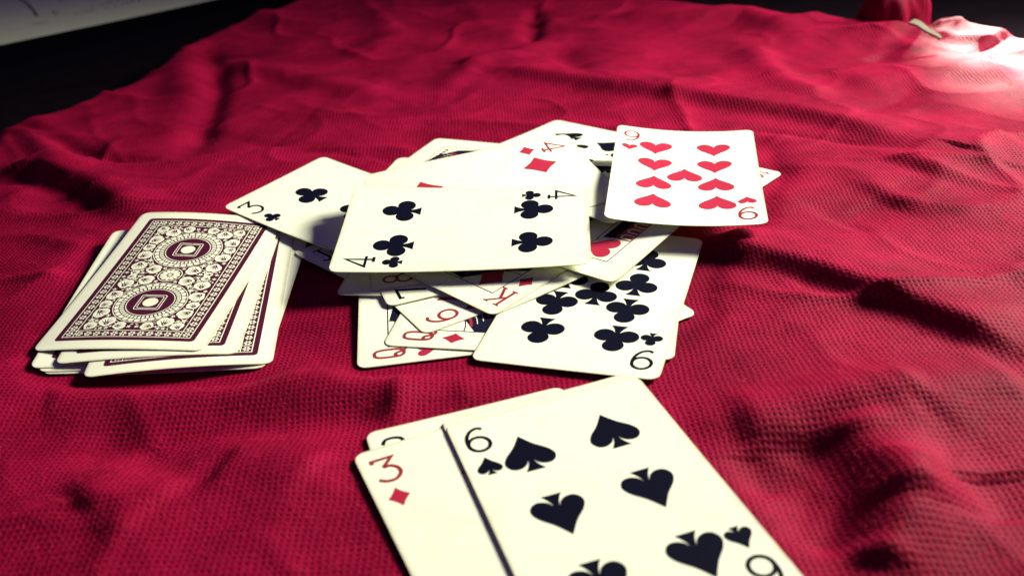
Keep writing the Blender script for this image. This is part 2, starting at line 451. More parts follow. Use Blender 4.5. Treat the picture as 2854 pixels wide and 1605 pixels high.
# ---- card back ornament, worked out once in card millimetres
def back_design():
    rnd = random.Random(11)
    PU, PV = 23.0, 39.2
    panel = [outline(1.2, HW - PU, 3)]
    # outline() takes one margin: rebuild with the true half sizes
    P = []
    for cx, cy, a in ((PU - 1.2, PV - 1.2, 0), (-PU + 1.2, PV - 1.2, 90), (-PU + 1.2, -PV + 1.2, 180), (PU - 1.2, -PV + 1.2, 270)):
        P += arc(cx, cy, 1.2, 1.2, a, a + 90, 3)
    panel = [P]
    border = []
    a, b = PU - 1.9, PV - 1.9
    border += stroke([(-a, -b), (a, -b), (a, b), (-a, b)], .32, True)
    c, d = a - 3.5, b - 3.5
    border += stroke([(-c, -b), (-c, b)], .30) + stroke([(c, -b), (c, b)], .30) + stroke([(-a, -d), (a, -d)], .30) + stroke([(-a, d), (a, d)], .30)
    def flower(x, y):
        out = []
        for k in range(6):
            t = math.pi * k / 3
            out += tf([arc(0, 0, .34, .50, 0, 360, 6)[:-1]], x + .82 * math.cos(t), y + .82 * math.sin(t), 1.0, t + math.pi / 2)
        return out
    flowers = []
    nu, nv = 12, 22
    for i in range(nu):
        x = -c + (i + .5) * 2 * c / nu
        for s in (-1, 1): flowers += flower(x, s * (b + d) / 2)
    for i in range(nv):
        y = -d + (i + .5) * 2 * d / nv
        for s in (-1, 1): flowers += flower(s * (a + c) / 2, y)
    for sx in (-1, 1):
        for sy in (-1, 1): flowers += flower(sx * (a + c) / 2, sy * (b + d) / 2)
    MED = 17.2
    med_c, med_m = [], []
    for s in (-1, 1):
        y = s * MED
        med_c += stroke(arc(0, y, 12.0, 12.0, 0, 360, 60)[:-1], .30, True)
        med_c += stroke(arc(0, y, 7.9, 7.9, 0, 360, 48)[:-1], .30, True)
        for k in range(44):
            t = 2 * math.pi * k / 44
            e = 2 * math.pi / 44 * .33
            q = [(8.5 * math.cos(t - e), y + 8.5 * math.sin(t - e)), (9.9 * math.cos(t - e), y + 9.9 * math.sin(t - e)),
                 (9.9 * math.cos(t + e), y + 9.9 * math.sin(t + e)), (8.5 * math.cos(t + e), y + 8.5 * math.sin(t + e))]
            med_c.append(q)
        for k in range(30):
            t = 2 * math.pi * (k + .5) / 30
            e = 2 * math.pi / 30 * .44
            med_c.append([(10.2 * math.cos(t - e), y + 10.2 * math.sin(t - e)), (11.4 * math.cos(t - e * .9), y + 11.4 * math.sin(t - e * .9)),
                          (11.65 * math.cos(t), y + 11.65 * math.sin(t)), (11.4 * math.cos(t + e * .9), y + 11.4 * math.sin(t + e * .9)), (10.2 * math.cos(t + e), y + 10.2 * math.sin(t + e))])
        for h, w in ((4.3, .30), (3.5, .26)):
            P = []
            for cx, cy, aa in ((h - .7, h - .7, 0), (-h + .7, h - .7, 90), (-h + .7, -h + .7, 180), (h - .7, -h + .7, 270)):
                P += arc(cx, y + cy, .7, .7, aa, aa + 90, 4)
            med_c += stroke(P, w, True)
        med_c.append(arc(0, y, 2.55, 2.55, 0, 360, 26)[:-1])
    ros = stroke(arc(0, 0, 4.1, 4.1, 0, 360, 36)[:-1], .34, True)
    for k in range(12):
        t = 2 * math.pi * k / 12
        ros += tf([[(0.9, 0), (1.6, .42), (3.2, .70), (3.55, 0), (3.2, -.70), (1.6, -.42)]], 0, 0, 1.0, t)
    ros.append(arc(0, 0, .7, .7, 0, 360, 10)[:-1])
    # leaves packed into one quarter, then mirrored
    c2, d2 = c - .6, d - .6
    spots = []
    def free(x, y, r):
        if x < r * .75 or y < r * .75 or x > c2 - r * .85 or y > d2 - r * .85: return False
        if math.hypot(x, y - MED) < 12.3 + r * .92: return False
        if math.hypot(x, y) < 4.5 + r * .9: return False
        return all(math.hypot(x - p, y - q) > (r + s) * .985 for p, q, s in spots)
    for r, tries in ((2.9, 900), (2.3, 1600), (1.7, 2400), (1.2, 2800), (.85, 2600), (.55, 2600)):
        for _ in range(tries):
            x, y = rnd.uniform(0, c2), rnd.uniform(0, d2)
            if free(x, y, r): spots.append((x, y, r))
    leaves, veins = [], []
    for (x, y, r) in spots:
        ang = rnd.uniform(0, 2 * math.pi)
        lf, vn = [], []
        if r > 1.3:
            pts = [(0, -1.0), (.45, -.72), (.88, -.35), (.98, .15), (.72, .68), (.30, .92), (0, .80), (-.30, .92), (-.72, .68), (-.98, .15), (-.88, -.35), (-.45, -.72)]
            lf.append([tuple(p) for p in catmull(pts, 2, True)])
            for k in (-2, -1, 0, 1, 2):
                t = math.radians(90 + 30 * k)
                vn += stroke([(0.12 * math.cos(t), -.45 + .15 * math.sin(t)), (.78 * math.cos(t), -.25 + .85 * math.sin(t))], [.10 * 1.4, .04])
            vn += stroke(catmull([(-.28, -.25), (0, -.62), (.28, -.25)], 4), .16)
        elif r > .6:
            pts = [(0, -1.1), (.30, -.35), (.95, -.45), (.55, .15), (.80, .95), (.05, .55), (-.70, .95), (-.45, .15), (-.95, -.30), (-.30, -.35)]
            lf.append([tuple(p) for p in pts])
            vn += stroke([(0, -.7), (.05, .35)], [.16, .06])
        else:
            lf.append([(0, -1.2), (.55, 0), (0, 1.2), (-.55, 0)])
        leaves += [(tf(lf, x, y, r * .98, ang), tf(vn, x, y, r * .98, ang))]
    stems = []
    big = [s for s in spots if s[2] > 1.0]
    for i, (x, y, r) in enumerate(big):
        near = sorted(big, key=lambda s: math.hypot(s[0] - x, s[1] - y))[1:3]
        for (p, q, s) in near:
            mx_, my_ = (x + p) / 2 + (q - y) * .28, (y + q) / 2 - (p - x) * .28
            stems += stroke(catmull([(x, y), (mx_, my_), (p, q)], 5), [.22] * 11)
    lv, vn = [], []
    for sx in (1, -1):
        for sy in (1, -1):
            for a_, b_ in leaves:
                lv += [[(p[0] * sx, p[1] * sy) for p in q] for q in a_]
                vn += [[(p[0] * sx, p[1] * sy) for p in q] for q in b_]
            lv += [[(p[0] * sx, p[1] * sy) for p in q] for q in stems]
    return dict(panel=panel, border=border, flowers=flowers, medallion=med_c, rosette=ros, leaves=lv, veins=vn)
BACK = back_design()

def print_back(o, bend, full=True):
    pn = print_mesh('back_panel', [(BACK['panel'], 0, 0.03)], bend, o, [M_BACK])
    print_mesh('border_line', [(BACK['border'], 0, 0.05)], bend, o, [M_PRINT_CREAM], cut=6.0)
    print_mesh('border_flowers', [(BACK['flowers'], 0, 0.05)], bend, o, [M_PRINT_CREAM], cut=0)
    if full:
        print_mesh('medallion_print', [(BACK['medallion'], 0, 0.05)], bend, o, [M_PRINT_CREAM], cut=0)
        print_mesh('rosette_print', [(BACK['rosette'], 0, 0.05)], bend, o, [M_PRINT_CREAM], cut=0)
        print_mesh('leaf_scroll_print', [(BACK['leaves'], 0, 0.046), (BACK['veins'], 1, 0.062)], bend, o, [M_PRINT_CREAM, M_BACK], cut=0)

# ------------------------------------------------------------------ where the cards lie: a corner and an edge in the photograph, then they are let down one on another
S_ = 'spade'; H_ = 'heart'; D_ = 'diamond'; C_ = 'club'
CARDS = [
 # deck, bottom to top: back cards
 ('back', None, None, 'A', (112, 1042), 'B', (225, 1040), Bend(-.6, .2), 'face-down card at the very bottom of the deck', 0),
 ('back', None, None, 'A', (102, 1036), 'B', (215, 1033), Bend(-.5, .3), 'face-down card second from the bottom of the deck', 0),
 ('back', None, None, 'A', (81, 1026), 'D', (322, 631), Bend(-.7, .2, .2), 'face-down card whose edge shows along the left side of the deck under the top card', 1),
 ('back', None, None, 'A', (222, 1047), 'B', (752, 1034), Bend(-.9, .2), 'face-down card just under the straightest card at the right of the deck', 0),
 ('back', None, None, 'A', (229, 1052), 'B', (766, 1013), Bend(-2.4, .5, .8), 'face-down card turned most to the right in the fanned deck', 1),
 ('back', None, None, 'B', (662, 987), 'C', (729, 792), Bend(-.9, .5, .4), 'face-down card second from the top of the deck', 1),
 ('back', None, None, 'A', (89, 979), 'B', (573, 998), Bend(-2.4, .9, -.8, (-2.0, 3.4)), 'top card of the deck, its ornate maroon back fully visible', 1),
 # heap in the middle, bottom to top
 ('court', 'J', C_, 'D', (814, 703), 'A', (947, 760), Bend(.5, .8), 'black jack in deep shade under the three of clubs', 'robe'),
 ('court', 'Q', H_, 'D', (995, 1026), 'A', (1311, 988), Bend(.3, .5), 'queen of hearts at the bottom of the heap, frame line and corner letter showing', 'robe'),
 ('pips', 8, S_, 'D', (1946, 874), 'C', (1873, 901), Bend(.3, .4), 'card whose blank tip pokes out from under the nine of clubs', 0),
 ('court', 'Q', D_, 'D', (1066, 962), 'A', (1311, 976), Bend(.8, .6, .3), 'queen of diamonds lying just above the queen of hearts', 'robe'),
 ('pips', 6, D_, 'D', (1184, 932), 'A', (1314, 886), Bend(.8, .8, -.3), 'six of diamonds sticking out over the queen of diamonds', 0),
 ('court', 'K', S_, 'A', (1111, 439), 'D', (1183, 441), Bend(.6, .6), 'blank card corner behind the three of clubs and the four of diamonds', 'robe'),
 ('court', 'J', S_, 'A', (1217, 385), 'D', (1391, 400), Bend(.8, .6), 'court card with thin frame line at the back of the heap', 'robe'),
 ('pips', 5, S_, 'A', (934, 822), 'B', (1052, 823), Bend(1.3, .6), 'card with a blank shaded corner under the four of clubs, beside the red eight', 0),
 ('pips', 7, S_, 'D', (1082, 855), 'A', (1198, 828), Bend(.6, .6), 'black seven between the red eight and the six of diamonds', 0),
 ('pips', 8, D_, 'D', (1031, 811), 'A', (1126, 798), Bend(.9, .6), 'red eight half hidden in the shade of the four of clubs', 0),
 ('pips', 9, C_, 'A', (1310, 1001), 'B', (1838, 1072), Bend(.7, .5), 'nine of clubs at the near edge of the heap', 0),
 ('pips', 5, C_, 'A', (1378, 878), 'B', (1621, 772), Bend(.3, .5), 'blank-edged card between the king of diamonds and the nine of clubs', 0),
 ('pips', 3, C_, 'D', (619, 577), 'A', (945, 701), Bend(.4, -.6, 0, (.6, 4.6)), 'three of clubs leaning over the corner of the deck', 0),
 ('court', 'K', D_, 'D', (1375, 881), 'A', (1571, 757), Bend(.6, .6, .3), 'king of diamonds slanting out from under the four of clubs', 'robe'),
 ('pips', 10, D_, 'D', (2184, 482), 'A', (1655, 353), Bend(.8, .5), 'card with a red number poking out to the right under the nine of hearts', 0),
 ('pips', 8, S_, 'C', (1550, 334), 'D', (1393, 400), Bend(.6, .6), 'card with its bare corner peaking behind the four of diamonds', 0),
 ('court', 'K', H_, 'C', (1710, 789), 'B', (1574, 753), Bend(.9, .6, .3), 'court card of hearts with red chevron band, lying on the nine of clubs', 'crown'),
 ('pips', 10, S_, 'C', (1701, 625), 'B', (1645, 604), Bend(.5, .6), 'spade card between the four of diamonds and the nine of hearts', 0),
 ('pips', 4, D_, 'D', (1579, 381), 'A', (1177, 469), Bend(2.0, -.3, 0, (-5.6, -.4)), 'four of diamonds right behind the four of clubs', 0),
 ('pips', 9, H_, 'C', (1682, 606), 'D', (2128, 626), Bend(2.6, .4, 0, (1.6, -1.7)), 'nine of hearts, cupped, on the right of the heap', 0),
 ('pips', 4, C_, 'C', (1648, 735), 'B', (928, 748), Bend(-.5, .5, 0, (-2.4, -.8)), 'four of clubs lying across the top of the heap', 0),
 # near hand
 ('pips', 2, S_, 'D', (1017, 1207), 'C', (1555, 1077), Bend(.3, .4), 'card with a black curved number edge showing above the three of diamonds', 0),
 ('pips', 3, D_, 'D', (982, 1269), 'A', (1149, 1605), Bend(.3, .5), 'three of diamonds in the near pile, partly under the six of spades', 0),
 ('pips', 7, C_, 'D', (1229, 1171), 'C', (1766, 1036), Bend(1.0, .4, 0, (0, 0)), 'card directly under the six of spades, only its edges showing', 0),
 ('pips', 6, S_, 'B', (1239, 1184), 'A', (1775, 1048), Bend(.5, .6), 'six of spades on top of the near pile', 0),
]

RES = 1.0
GX0, GX1, GY0, GY1 = -330, 420, 60, 520
NX, NY = int((GX1 - GX0) / RES) + 1, int((GY1 - GY0) / RES) + 1
gx = GX0 + RES * np.arange(NX); gy = GY0 + RES * np.arange(NY)
GXX, GYY = np.meshgrid(gx, gy)

def pose(spec, plane):
    _, _, _, k1, p1, k2, p2 = spec[:7]
    a = at(*p1, plane); b = at(*p2, plane)
    c1, c2 = np.array(CORNER[k1]), np.array(CORNER[k2])
    dl = c2 - c1
    th = math.atan2(*(b - a)[::-1]) - math.atan2(dl[1], dl[0])
    R = np.array([[math.cos(th), -math.sin(th)], [math.sin(th), math.cos(th)]])
    return a - R @ c1, th

# ---- cloth relief (millimetres)
def vnoise(X, Y, sc, seed):
    rs = np.random.RandomState(seed)
    T = rs.rand(64, 64)
    x, y = X / sc, Y / sc
    xi, yi = np.floor(x).astype(int), np.floor(y).astype(int)
    fx, fy = x - xi, y - yi
    fx, fy = fx * fx * fx * (fx * (fx * 6 - 15) + 10), fy * fy * fy * (fy * (fy * 6 - 15) + 10)
    g = lambda i, j: T[(i) % 64, (j) % 64]
    return (g(xi, yi) * (1 - fx) * (1 - fy) + g(xi + 1, yi) * fx * (1 - fy) + g(xi, yi + 1) * (1 - fx) * fy + g(xi + 1, yi + 1) * fx * fy) * 2 - 1
def seg_dist(X, Y, pts):
    D = np.full(X.shape, 1e9); SD = np.zeros(X.shape); T = np.zeros(X.shape)
    tot = sum(np.linalg.norm(pts[i + 1] - pts[i]) for i in range(len(pts) - 1)); acc = 0
    for i in range(len(pts) - 1):
        a, b = pts[i], pts[i + 1]; d = b - a; l = np.linalg.norm(d)
        t = np.clip(((X - a[0]) * d[0] + (Y - a[1]) * d[1]) / (l * l), 0, 1)
        ex, ey = X - a[0] - t * d[0], Y - a[1] - t * d[1]
        e = np.hypot(ex, ey)
        sd = np.sign(d[0] * ey - d[1] * ex) * e
        m = e < D
        D = np.where(m, e, D); SD = np.where(m, sd, SD); T = np.where(m, (acc + t * l) / tot, T)
        acc += l
    return D, SD, T
# folds: (pixels along the fold, height mm, width on its left side, width on its right side)
FOLDS = [
 ([(1940, 690), (2250, 760), (2480, 840), (2854, 985)], 7.5, 34, 8),
 ([(1330, 190), (1520, 222), (1800, 262), (2200, 318), (2600, 420)], 6.5, 36, 11),
 ([(0, 480), (120, 480), (250, 530), (385, 615)], 9.0, 24, 8),
 ([(40, 345), (150, 385), (260, 432), (390, 440)], -5.0, 8, 8),
 ([(60, 330), (140, 420), (210, 500)], 5.0, 14, 12),
 ([(585, 130), (600, 210), (575, 320), (520, 420)], -6.5, 12, 12),
 ([(480, 90), (520, 170), (500, 280)], 5.0, 22, 18),
 ([(640, 180), (760, 200), (900, 235), (1050, 270)], 4.5, 20, 14),
 ([(700, 40), (830, 75), (900, 60)], 4.0, 16, 16),
 ([(1060, 40), (1100, 110), (1010, 150)], 4.5, 14, 18),
 ([(1240, 260), (1340, 175), (1440, 150), (1560, 120)], 5.0, 18, 12),
 ([(1500, 20), (1480, 110)], -7.0, 9, 9),
 ([(1560, 140), (1620, 220)], -4.0, 14, 12),
 ([(1700, 50), (1900, 60), (2080, 55), (2250, 110)], 10.0, 26, 22),
 ([(2080, 140), (2160, 230), (2300, 290)], 5.5, 14, 16),
 ([(2260, 60), (2420, 105), (2540, 120)], 8.0, 22, 28),
 ([(2330, 240), (2500, 215), (2660, 195), (2854, 230)], 5.0, 34, 20),
 ([(2580, 90), (2720, 90), (2854, 120)], 9.0, 30, 28),
 ([(2440, 150), (2520, 175)], -5.0, 16, 16),
 ([(2550, 500), (2700, 440), (2854, 400)], 6.0, 36, 26),
 ([(2300, 620), (2480, 560)], -4.0, 24, 18),
 # near part
 ([(0, 1130), (150, 1060), (330, 1075), (700, 1075), (980, 1060), (1290, 1035)], 5.5, 14, 22),
 ([(150, 1250), (420, 1220), (600, 1170), (900, 1150), (1150, 1130)], -4.5, 16, 14),
 ([(380, 1230), (520, 1320), (600, 1370)], -2.5, 13, 14),
 ([(200, 1440), (330, 1380), (480, 1420)], 4.0, 18, 18),
 ([(600, 1300), (760, 1310), (900, 1340)], 3.0, 16, 16),
 ([(2020, 1170), (2180, 1160), (2330, 1130), (2600, 1110)], 6.0, 16, 14),
 ([(2260, 1200), (2290, 1330), (2320, 1560)], -5.5, 18, 20),
 ([(2380, 1180), (2440, 1260), (2520, 1330), (2560, 1450)], 5.0, 16, 14),
 ([(2650, 1325), (2560, 1420), (2470, 1540), (2440, 1605)], 7.0, 12, 14),
 ([(2560, 1170), (2650, 1110), (2854, 1080)], 4.0, 20, 16),
 ([(2760, 1330), (2854, 1460)], -4.0, 18, 18),
 ([(2060, 1240), (2120, 1360)], -3.0, 12, 12),
]
def relief(X, Y):
    wx = X + 7 * vnoise(X, Y, 46, 5); wy = Y + 7 * vnoise(X, Y, 46, 6)
    Z = 1.4 * vnoise(wx, wy, 95, 1) + .25 * vnoise(wx, wy, 36, 2) + 0.16 * vnoise(wx, wy, 15, 3)
    rd = 1 - np.abs(vnoise(wx, wy, 58, 7)); Z += 2.0 * rd ** 7
    rd = 1 - np.abs(vnoise(wx * .8 + wy * .6, wy * .8 - wx * .6, 37, 8)); Z += .8 * rd ** 8
    Z += 0.10 * vnoise(X, Y, 5.0, 9)
    for pts, h, wl, wr in FOLDS:
        P = [gnd(p) for p in pts]
        D, SD, T = seg_dist(wx * .35 + X * .65, wy * .35 + Y * .65, P)
        w = np.where(SD > 0, wl, wr)
        fade = np.clip(np.minimum(T, 1 - T) / .16, 0, 1); fade = .35 + .65 * fade * fade * (3 - 2 * fade)
        Z += .78 * h * fade * np.exp(-(D / (.85 * w)) ** 2 * 1.4)
    # many thin creases
    rr = random.Random(21)
    for _ in range(70):
        x0, y0 = rr.uniform(-320, 360), rr.uniform(90, 760)
        an = rr.choice((rr.gauss(-.35, .25), rr.gauss(.9, .3), rr.gauss(2.2, .3)))
        ln = rr.uniform(35, 130) * (.6 + y0 / 600)
        P = [np.array([x0, y0])]
        for k in range(3):
            an += rr.gauss(0, .14)
            P.append(P[-1] + ln / 3 * np.array([math.cos(an), math.sin(an)]))
        D, SD, T = seg_dist(X, Y, P)
        w = rr.uniform(2.2, 5.5) * (.8 + y0 / 900); hgt = rr.uniform(.5, 1.5) * rr.choice((1, 1, -1)) * (.7 + y0 / 900)
        fade = np.clip(np.minimum(T, 1 - T) / .3, 0, 1)
        Z += hgt * fade * np.exp(-np.abs(D / w) ** 1.5) * np.where(SD > 0, 1, np.exp(-(D / w) * .6))
    return Z

# how close to a card: there the cloth is pressed flat
foot = np.zeros(GXX.shape)
for sp_ in CARDS:
    ctr, th = pose(sp_, (2.0, 0, 0))
    u = (GXX - ctr[0]) * math.cos(th) + (GYY - ctr[1]) * math.sin(th)
    v = -(GXX - ctr[0]) * math.sin(th) + (GYY - ctr[1]) * math.cos(th)
    foot[(np.abs(u) < HW + 2) & (np.abs(v) < HL + 2)] = 1
def box(A, r):
    for ax in (0, 1):
        p = [(0, 0), (0, 0)]; p[ax] = (r + 1, r)
        c = np.cumsum(np.pad(A, p, mode='edge'), axis=ax)
        n = A.shape[ax]
        A = (np.take(c, np.arange(2 * r + 1, 2 * r + 1 + n), axis=ax) - np.take(c, np.arange(0, n), axis=ax)) / (2 * r + 1)
    return A
soft = np.clip(box(box(box(foot, 7), 6), 5) * 1.9, 0, 1)
soft = soft * soft * (3 - 2 * soft)
def samp(A, X, Y):
    x = np.clip((X - GX0) / RES, 0, NX - 1.001); y = np.clip((Y - GY0) / RES, 0, NY - 1.001)
    i, j = x.astype(int), y.astype(int); fx, fy = x - i, y - j
    return A[j, i] * (1 - fx) * (1 - fy) + A[j, i + 1] * fx * (1 - fy) + A[j + 1, i] * (1 - fx) * fy + A[j + 1, i + 1] * fx * fy
def soft_at(X, Y):
    s = samp(soft, X, Y)
    return np.where((X < GX0) | (X > GX1) | (Y < GY0) | (Y > GY1), 0, s)
def cloth_z(X, Y):
    s = soft_at(X, Y)
    dk = gnd((420, 830), 5)
    lift = np.maximum(2.2 + .07 * (Y - dk[1]) - .06 * (X - dk[0]), -2) / (1 + (np.hypot((X - dk[0]) * 1.25, Y - dk[1]) / 66) ** 6)
    return relief(X, Y) * (1 - 0.93 * s) - 0.6 * s + lift
HM = cloth_z(GXX, GYY) + 0.35

STIFF = np.array([0, .04, .015, .06, .08, .03, .3, .3, .3, .3])
def settle(B, need, rest, held=False):
    """a springy card let down on what lies below: weight against bending, never sinking into the cards under it"""
    n = len(need)
    g = B.mean(0)
    ST = STIFF.copy()
    if held: ST[1:3] = .8
    if held or abs(rest[3]) >= 1.4: ST[3:] *= 4        # a card with a set of its own
    c = rest.copy(); c[0] = need.max() + 1
    for mu in (.5, 5, 50, 500, 5000):
        for _ in range(12):
            act = need - B @ c > 0
            A = B[act]
            Hs = np.diag(2 * ST + 1e-6) + 2 * mu * (A.T @ A) / n
            gr = g + 2 * ST * (c - rest) - 2 * mu * (A.T @ (need[act] - A @ c)) / n
            if not act.any():
                c[0] -= max(.05, (B @ c - need).min()); continue
            dc = -np.linalg.solve(Hs + 1e-4 * np.eye(10), gr)
            c = c + np.clip(dc, -6, 6)
    c[0] += max(0, (need - B @ c).max())
    return c

uu, vv = np.meshgrid(np.linspace(-HW, HW, 29), np.linspace(-HL, HL, 45))
uu, vv = uu.ravel(), vv.ravel()
BAS = np.stack(Bend.basis(uu, vv), 1)
CLEAR = 0.04
for spec in CARDS:
    kind, rank, suit, k1, p1, k2, p2, bend, label, opt = spec
    plane = (3.0, 0, 0)
    for it in range(5):
        ctr, th = pose(spec, plane)
        ct, st = math.cos(th), math.sin(th)
        px_, py_ = ctr[0] + uu * ct - vv * st, ctr[1] + uu * st + vv * ct
        need = samp(HM, px_, py_) + CLEAR
        cf = settle(BAS, need, bend.c, bend.held)
        gu, gv = cf[1] / HW, cf[2] / HL           # tilt across and along
        b, c = gu * ct - gv * st, gu * st + gv * ct
        cu, cv = CORNER[k1]
        zc = float(sum(q * f for q, f in zip(cf, Bend.basis(np.array(cu), np.array(cv)))))
        pc = ctr + np.array([cu * ct - cv * st, cu * st + cv * ct])
        k = min(1.0, .12 / max(1e-6, math.hypot(b, c)))
        zc = min(zc, 17.0)
        new = np.array([zc + CT - k * b * pc[0] - k * c * pc[1], k * b, k * c])
        plane = tuple(.5 * np.array(plane) + .5 * new) if it else tuple(new)
    a = cf[0] - b * ctr[0] - c * ctr[1]
    bend = Bend(); bend.c = np.concatenate([[0, 0, 0], cf[3:]])
    # raise the height map
    U = (GXX - ctr[0]) * ct + (GYY - ctr[1]) * st; V = -(GXX - ctr[0]) * st + (GYY - ctr[1]) * ct
    ins = (np.abs(U) < HW + .8) & (np.abs(V) < HL + .8)
    top = a + b * GXX + c * GYY + bend(U, V) + CT
    HM[ins] = np.maximum(HM[ins], top[ins])
    # matrix: local x = across, local y = along
    e1 = np.array([ct, st, b * ct + c * st]); e1 /= np.linalg.norm(e1)
    e2 = np.array([-st, ct, -b * st + c * ct]); e2 -= e1 * (e1 @ e2); e2 /= np.linalg.norm(e2)
    e3 = np.cross(e1, e2)
    z0 = a + b * ctr[0] + c * ctr[1]
    M = Matrix(((e1[0], e2[0], e3[0], ctr[0] * MM), (e1[1], e2[1], e3[1], ctr[1] * MM), (e1[2], e2[2], e3[2], z0 * MM), (0, 0, 0, 1)))
    o = card_body('playing_card', bend)
    grp = 'face-down deck' if kind == 'back' else ('near pile of cards' if p1[1] > 1080 or spec in CARDS[-4:] else 'heap of face-up cards')
    tag(o, label, 'playing card', grp)
    if kind == 'back': print_back(o, bend, bool(opt))
    elif kind == 'pips':
        print_pips(o, bend, rank, suit); print_index(o, bend, str(rank), suit)
    else: print_court(o, bend, rank, suit, opt)
    o.matrix_world = M
    print('CARD %-45s z=%.1f tilt=%.3f' % (label[:45], z0, math.hypot(b, c)), cf[3:].round(1))

# ------------------------------------------------------------------ the cloth
def cloth_material():
    m, nt, b = nodes('red_cloth_weave')
    L = nt.links.new
    tc = N(nt, 'ShaderNodeTexCoord')
    # threads wander a little
    nz = N(nt, 'ShaderNodeTexNoise', Scale=38.0, Detail=2.0)
    L(tc.outputs['UV'], nz.inputs['Vector'])
    n3 = N(nt, 'ShaderNodeTexNoise', Scale=420.0, Detail=2.0)
    L(tc.outputs['UV'], n3.inputs['Vector'])
    def off(n, k):
        s = N(nt, 'ShaderNodeVectorMath', operation='SUBTRACT'); s.inputs[1].default_value = (.5, .5, .5)
        L(n.outputs['Color'], s.inputs[0])
        q = N(nt, 'ShaderNodeVectorMath', operation='SCALE'); q.inputs['Scale'].default_value = k
        L(s.outputs[0], q.inputs[0]); return q
    a1 = N(nt, 'ShaderNodeVectorMath', operation='ADD'); a2 = N(nt, 'ShaderNodeVectorMath', operation='ADD')
    L(tc.outputs['UV'], a1.inputs[0]); L(off(nz, 0.0035).outputs[0], a1.inputs[1])
    L(a1.outputs[0], a2.inputs[0]); L(off(n3, 0.0010).outputs[0], a2.inputs[1])
    sep = N(nt, 'ShaderNodeSeparateXYZ'); L(a2.outputs[0], sep.inputs[0])
    def math2(op, x, y=None):
        n = N(nt, 'ShaderNodeMath', operation=op)
        if hasattr(x, 'links'): L(x, n.inputs[0])
        else: n.inputs[0].default_value = x
        if y is not None:
            if hasattr(y, 'links'): L(y, n.inputs[1])
            else: n.inputs[1].default_value = y
        return n.outputs[0]
    PITCH_MM = 1.6
    k = 2 * math.pi / (PITCH_MM * MM)
    cx = math2('COSINE', math2('MULTIPLY', sep.outputs['X'], k))
    cy = math2('COSINE', math2('MULTIPLY', sep.outputs['Y'], k * 0.93))
    # threads: high on thread centres, low in the gaps; a hole where both gaps meet
    hx = math2('MULTIPLY_ADD', cx, .5); nt.nodes[-1].inputs[2].default_value = .5
    hy = math2('MULTIPLY_ADD', cy, .5); nt.nodes[-1].inputs[2].default_value = .5
    hole = math2('MULTIPLY', hx, hy)
    body = math2('SUBTRACT', 1.0, hole)
    fb = N(nt, 'ShaderNodeTexNoise', Scale=2600.0, Detail=3.0, Roughness=.7); L(tc.outputs['UV'], fb.inputs['Vector'])
    hsum = math2('ADD', body, math2('MULTIPLY', fb.outputs['Fac'], .45))
    bp = N(nt, 'ShaderNodeBump', Strength=0.42, Distance=0.0005)
    L(hsum, bp.inputs['Height']); L(bp.outputs['Normal'], b.inputs['Normal'])
    # dye: patchy red
    d1 = N(nt, 'ShaderNodeTexNoise', Scale=26.0, Detail=5.0, Roughness=.62); L(tc.outputs['UV'], d1.inputs['Vector'])
    cr = N(nt, 'ShaderNodeValToRGB')
    cr.color_ramp.elements[0].position = .3; cr.color_ramp.elements[0].color = (.16, .0016, .018, 1)
    cr.color_ramp.elements[1].position = .72; cr.color_ramp.elements[1].color = (.355, .0050, .042, 1)
    L(d1.outputs['Fac'], cr.inputs['Fac'])
    mx = N(nt, 'ShaderNodeMix', data_type='RGBA', blend_type='MULTIPLY'); mx.inputs['Factor'].default_value = .5
    L(cr.outputs['Color'], mx.inputs['A']); L(fb.outputs['Color'], mx.inputs['B'])
    mr = N(nt, 'ShaderNodeMix', data_type='RGBA'); mr.inputs['Factor'].default_value = .55
    L(cr.outputs['Color'], mr.inputs['A']); L(mx.outputs['Result'], mr.inputs['B'])
    L(mr.outputs['Result'], b.inputs['Base Color'])
    b.inputs['Roughness'].default_value = .6
    b.inputs['Specular IOR Level'].default_value = .03
    b.inputs['Sheen Weight'].default_value = .0
    b.inputs['Sheen Roughness'].default_value = .45
    b.inputs['Sheen Tint'].default_value = (1, .55, .6, 1)
    # see-through gaps between the threads
    n4 = N(nt, 'ShaderNodeTexNoise', Scale=150.0, Detail=2.0); L(tc.outputs['UV'], n4.inputs['Vector'])
    thr = N(nt, 'ShaderNodeMapRange'); thr.inputs['From Min'].default_value = .3; thr.inputs['From Max'].default_value = .7
    thr.inputs['To Min'].default_value = .66; thr.inputs['To Max'].default_value = 1.02
    L(n4.outputs['Fac'], thr.inputs['Value'])
    gap = math2('SUBTRACT', hole, thr.outputs['Result'])
    al = N(nt, 'ShaderNodeMapRange'); al.inputs['From Min'].default_value = -.04; al.inputs['From Max'].default_value = .05
    al.inputs['To Min'].default_value = 1.0; al.inputs['To Max'].default_value = .25
    L(gap, al.inputs['Value']); L(al.outputs['Result'], b.inputs['Alpha'])
    return m
M_CLOTH = cloth_material()

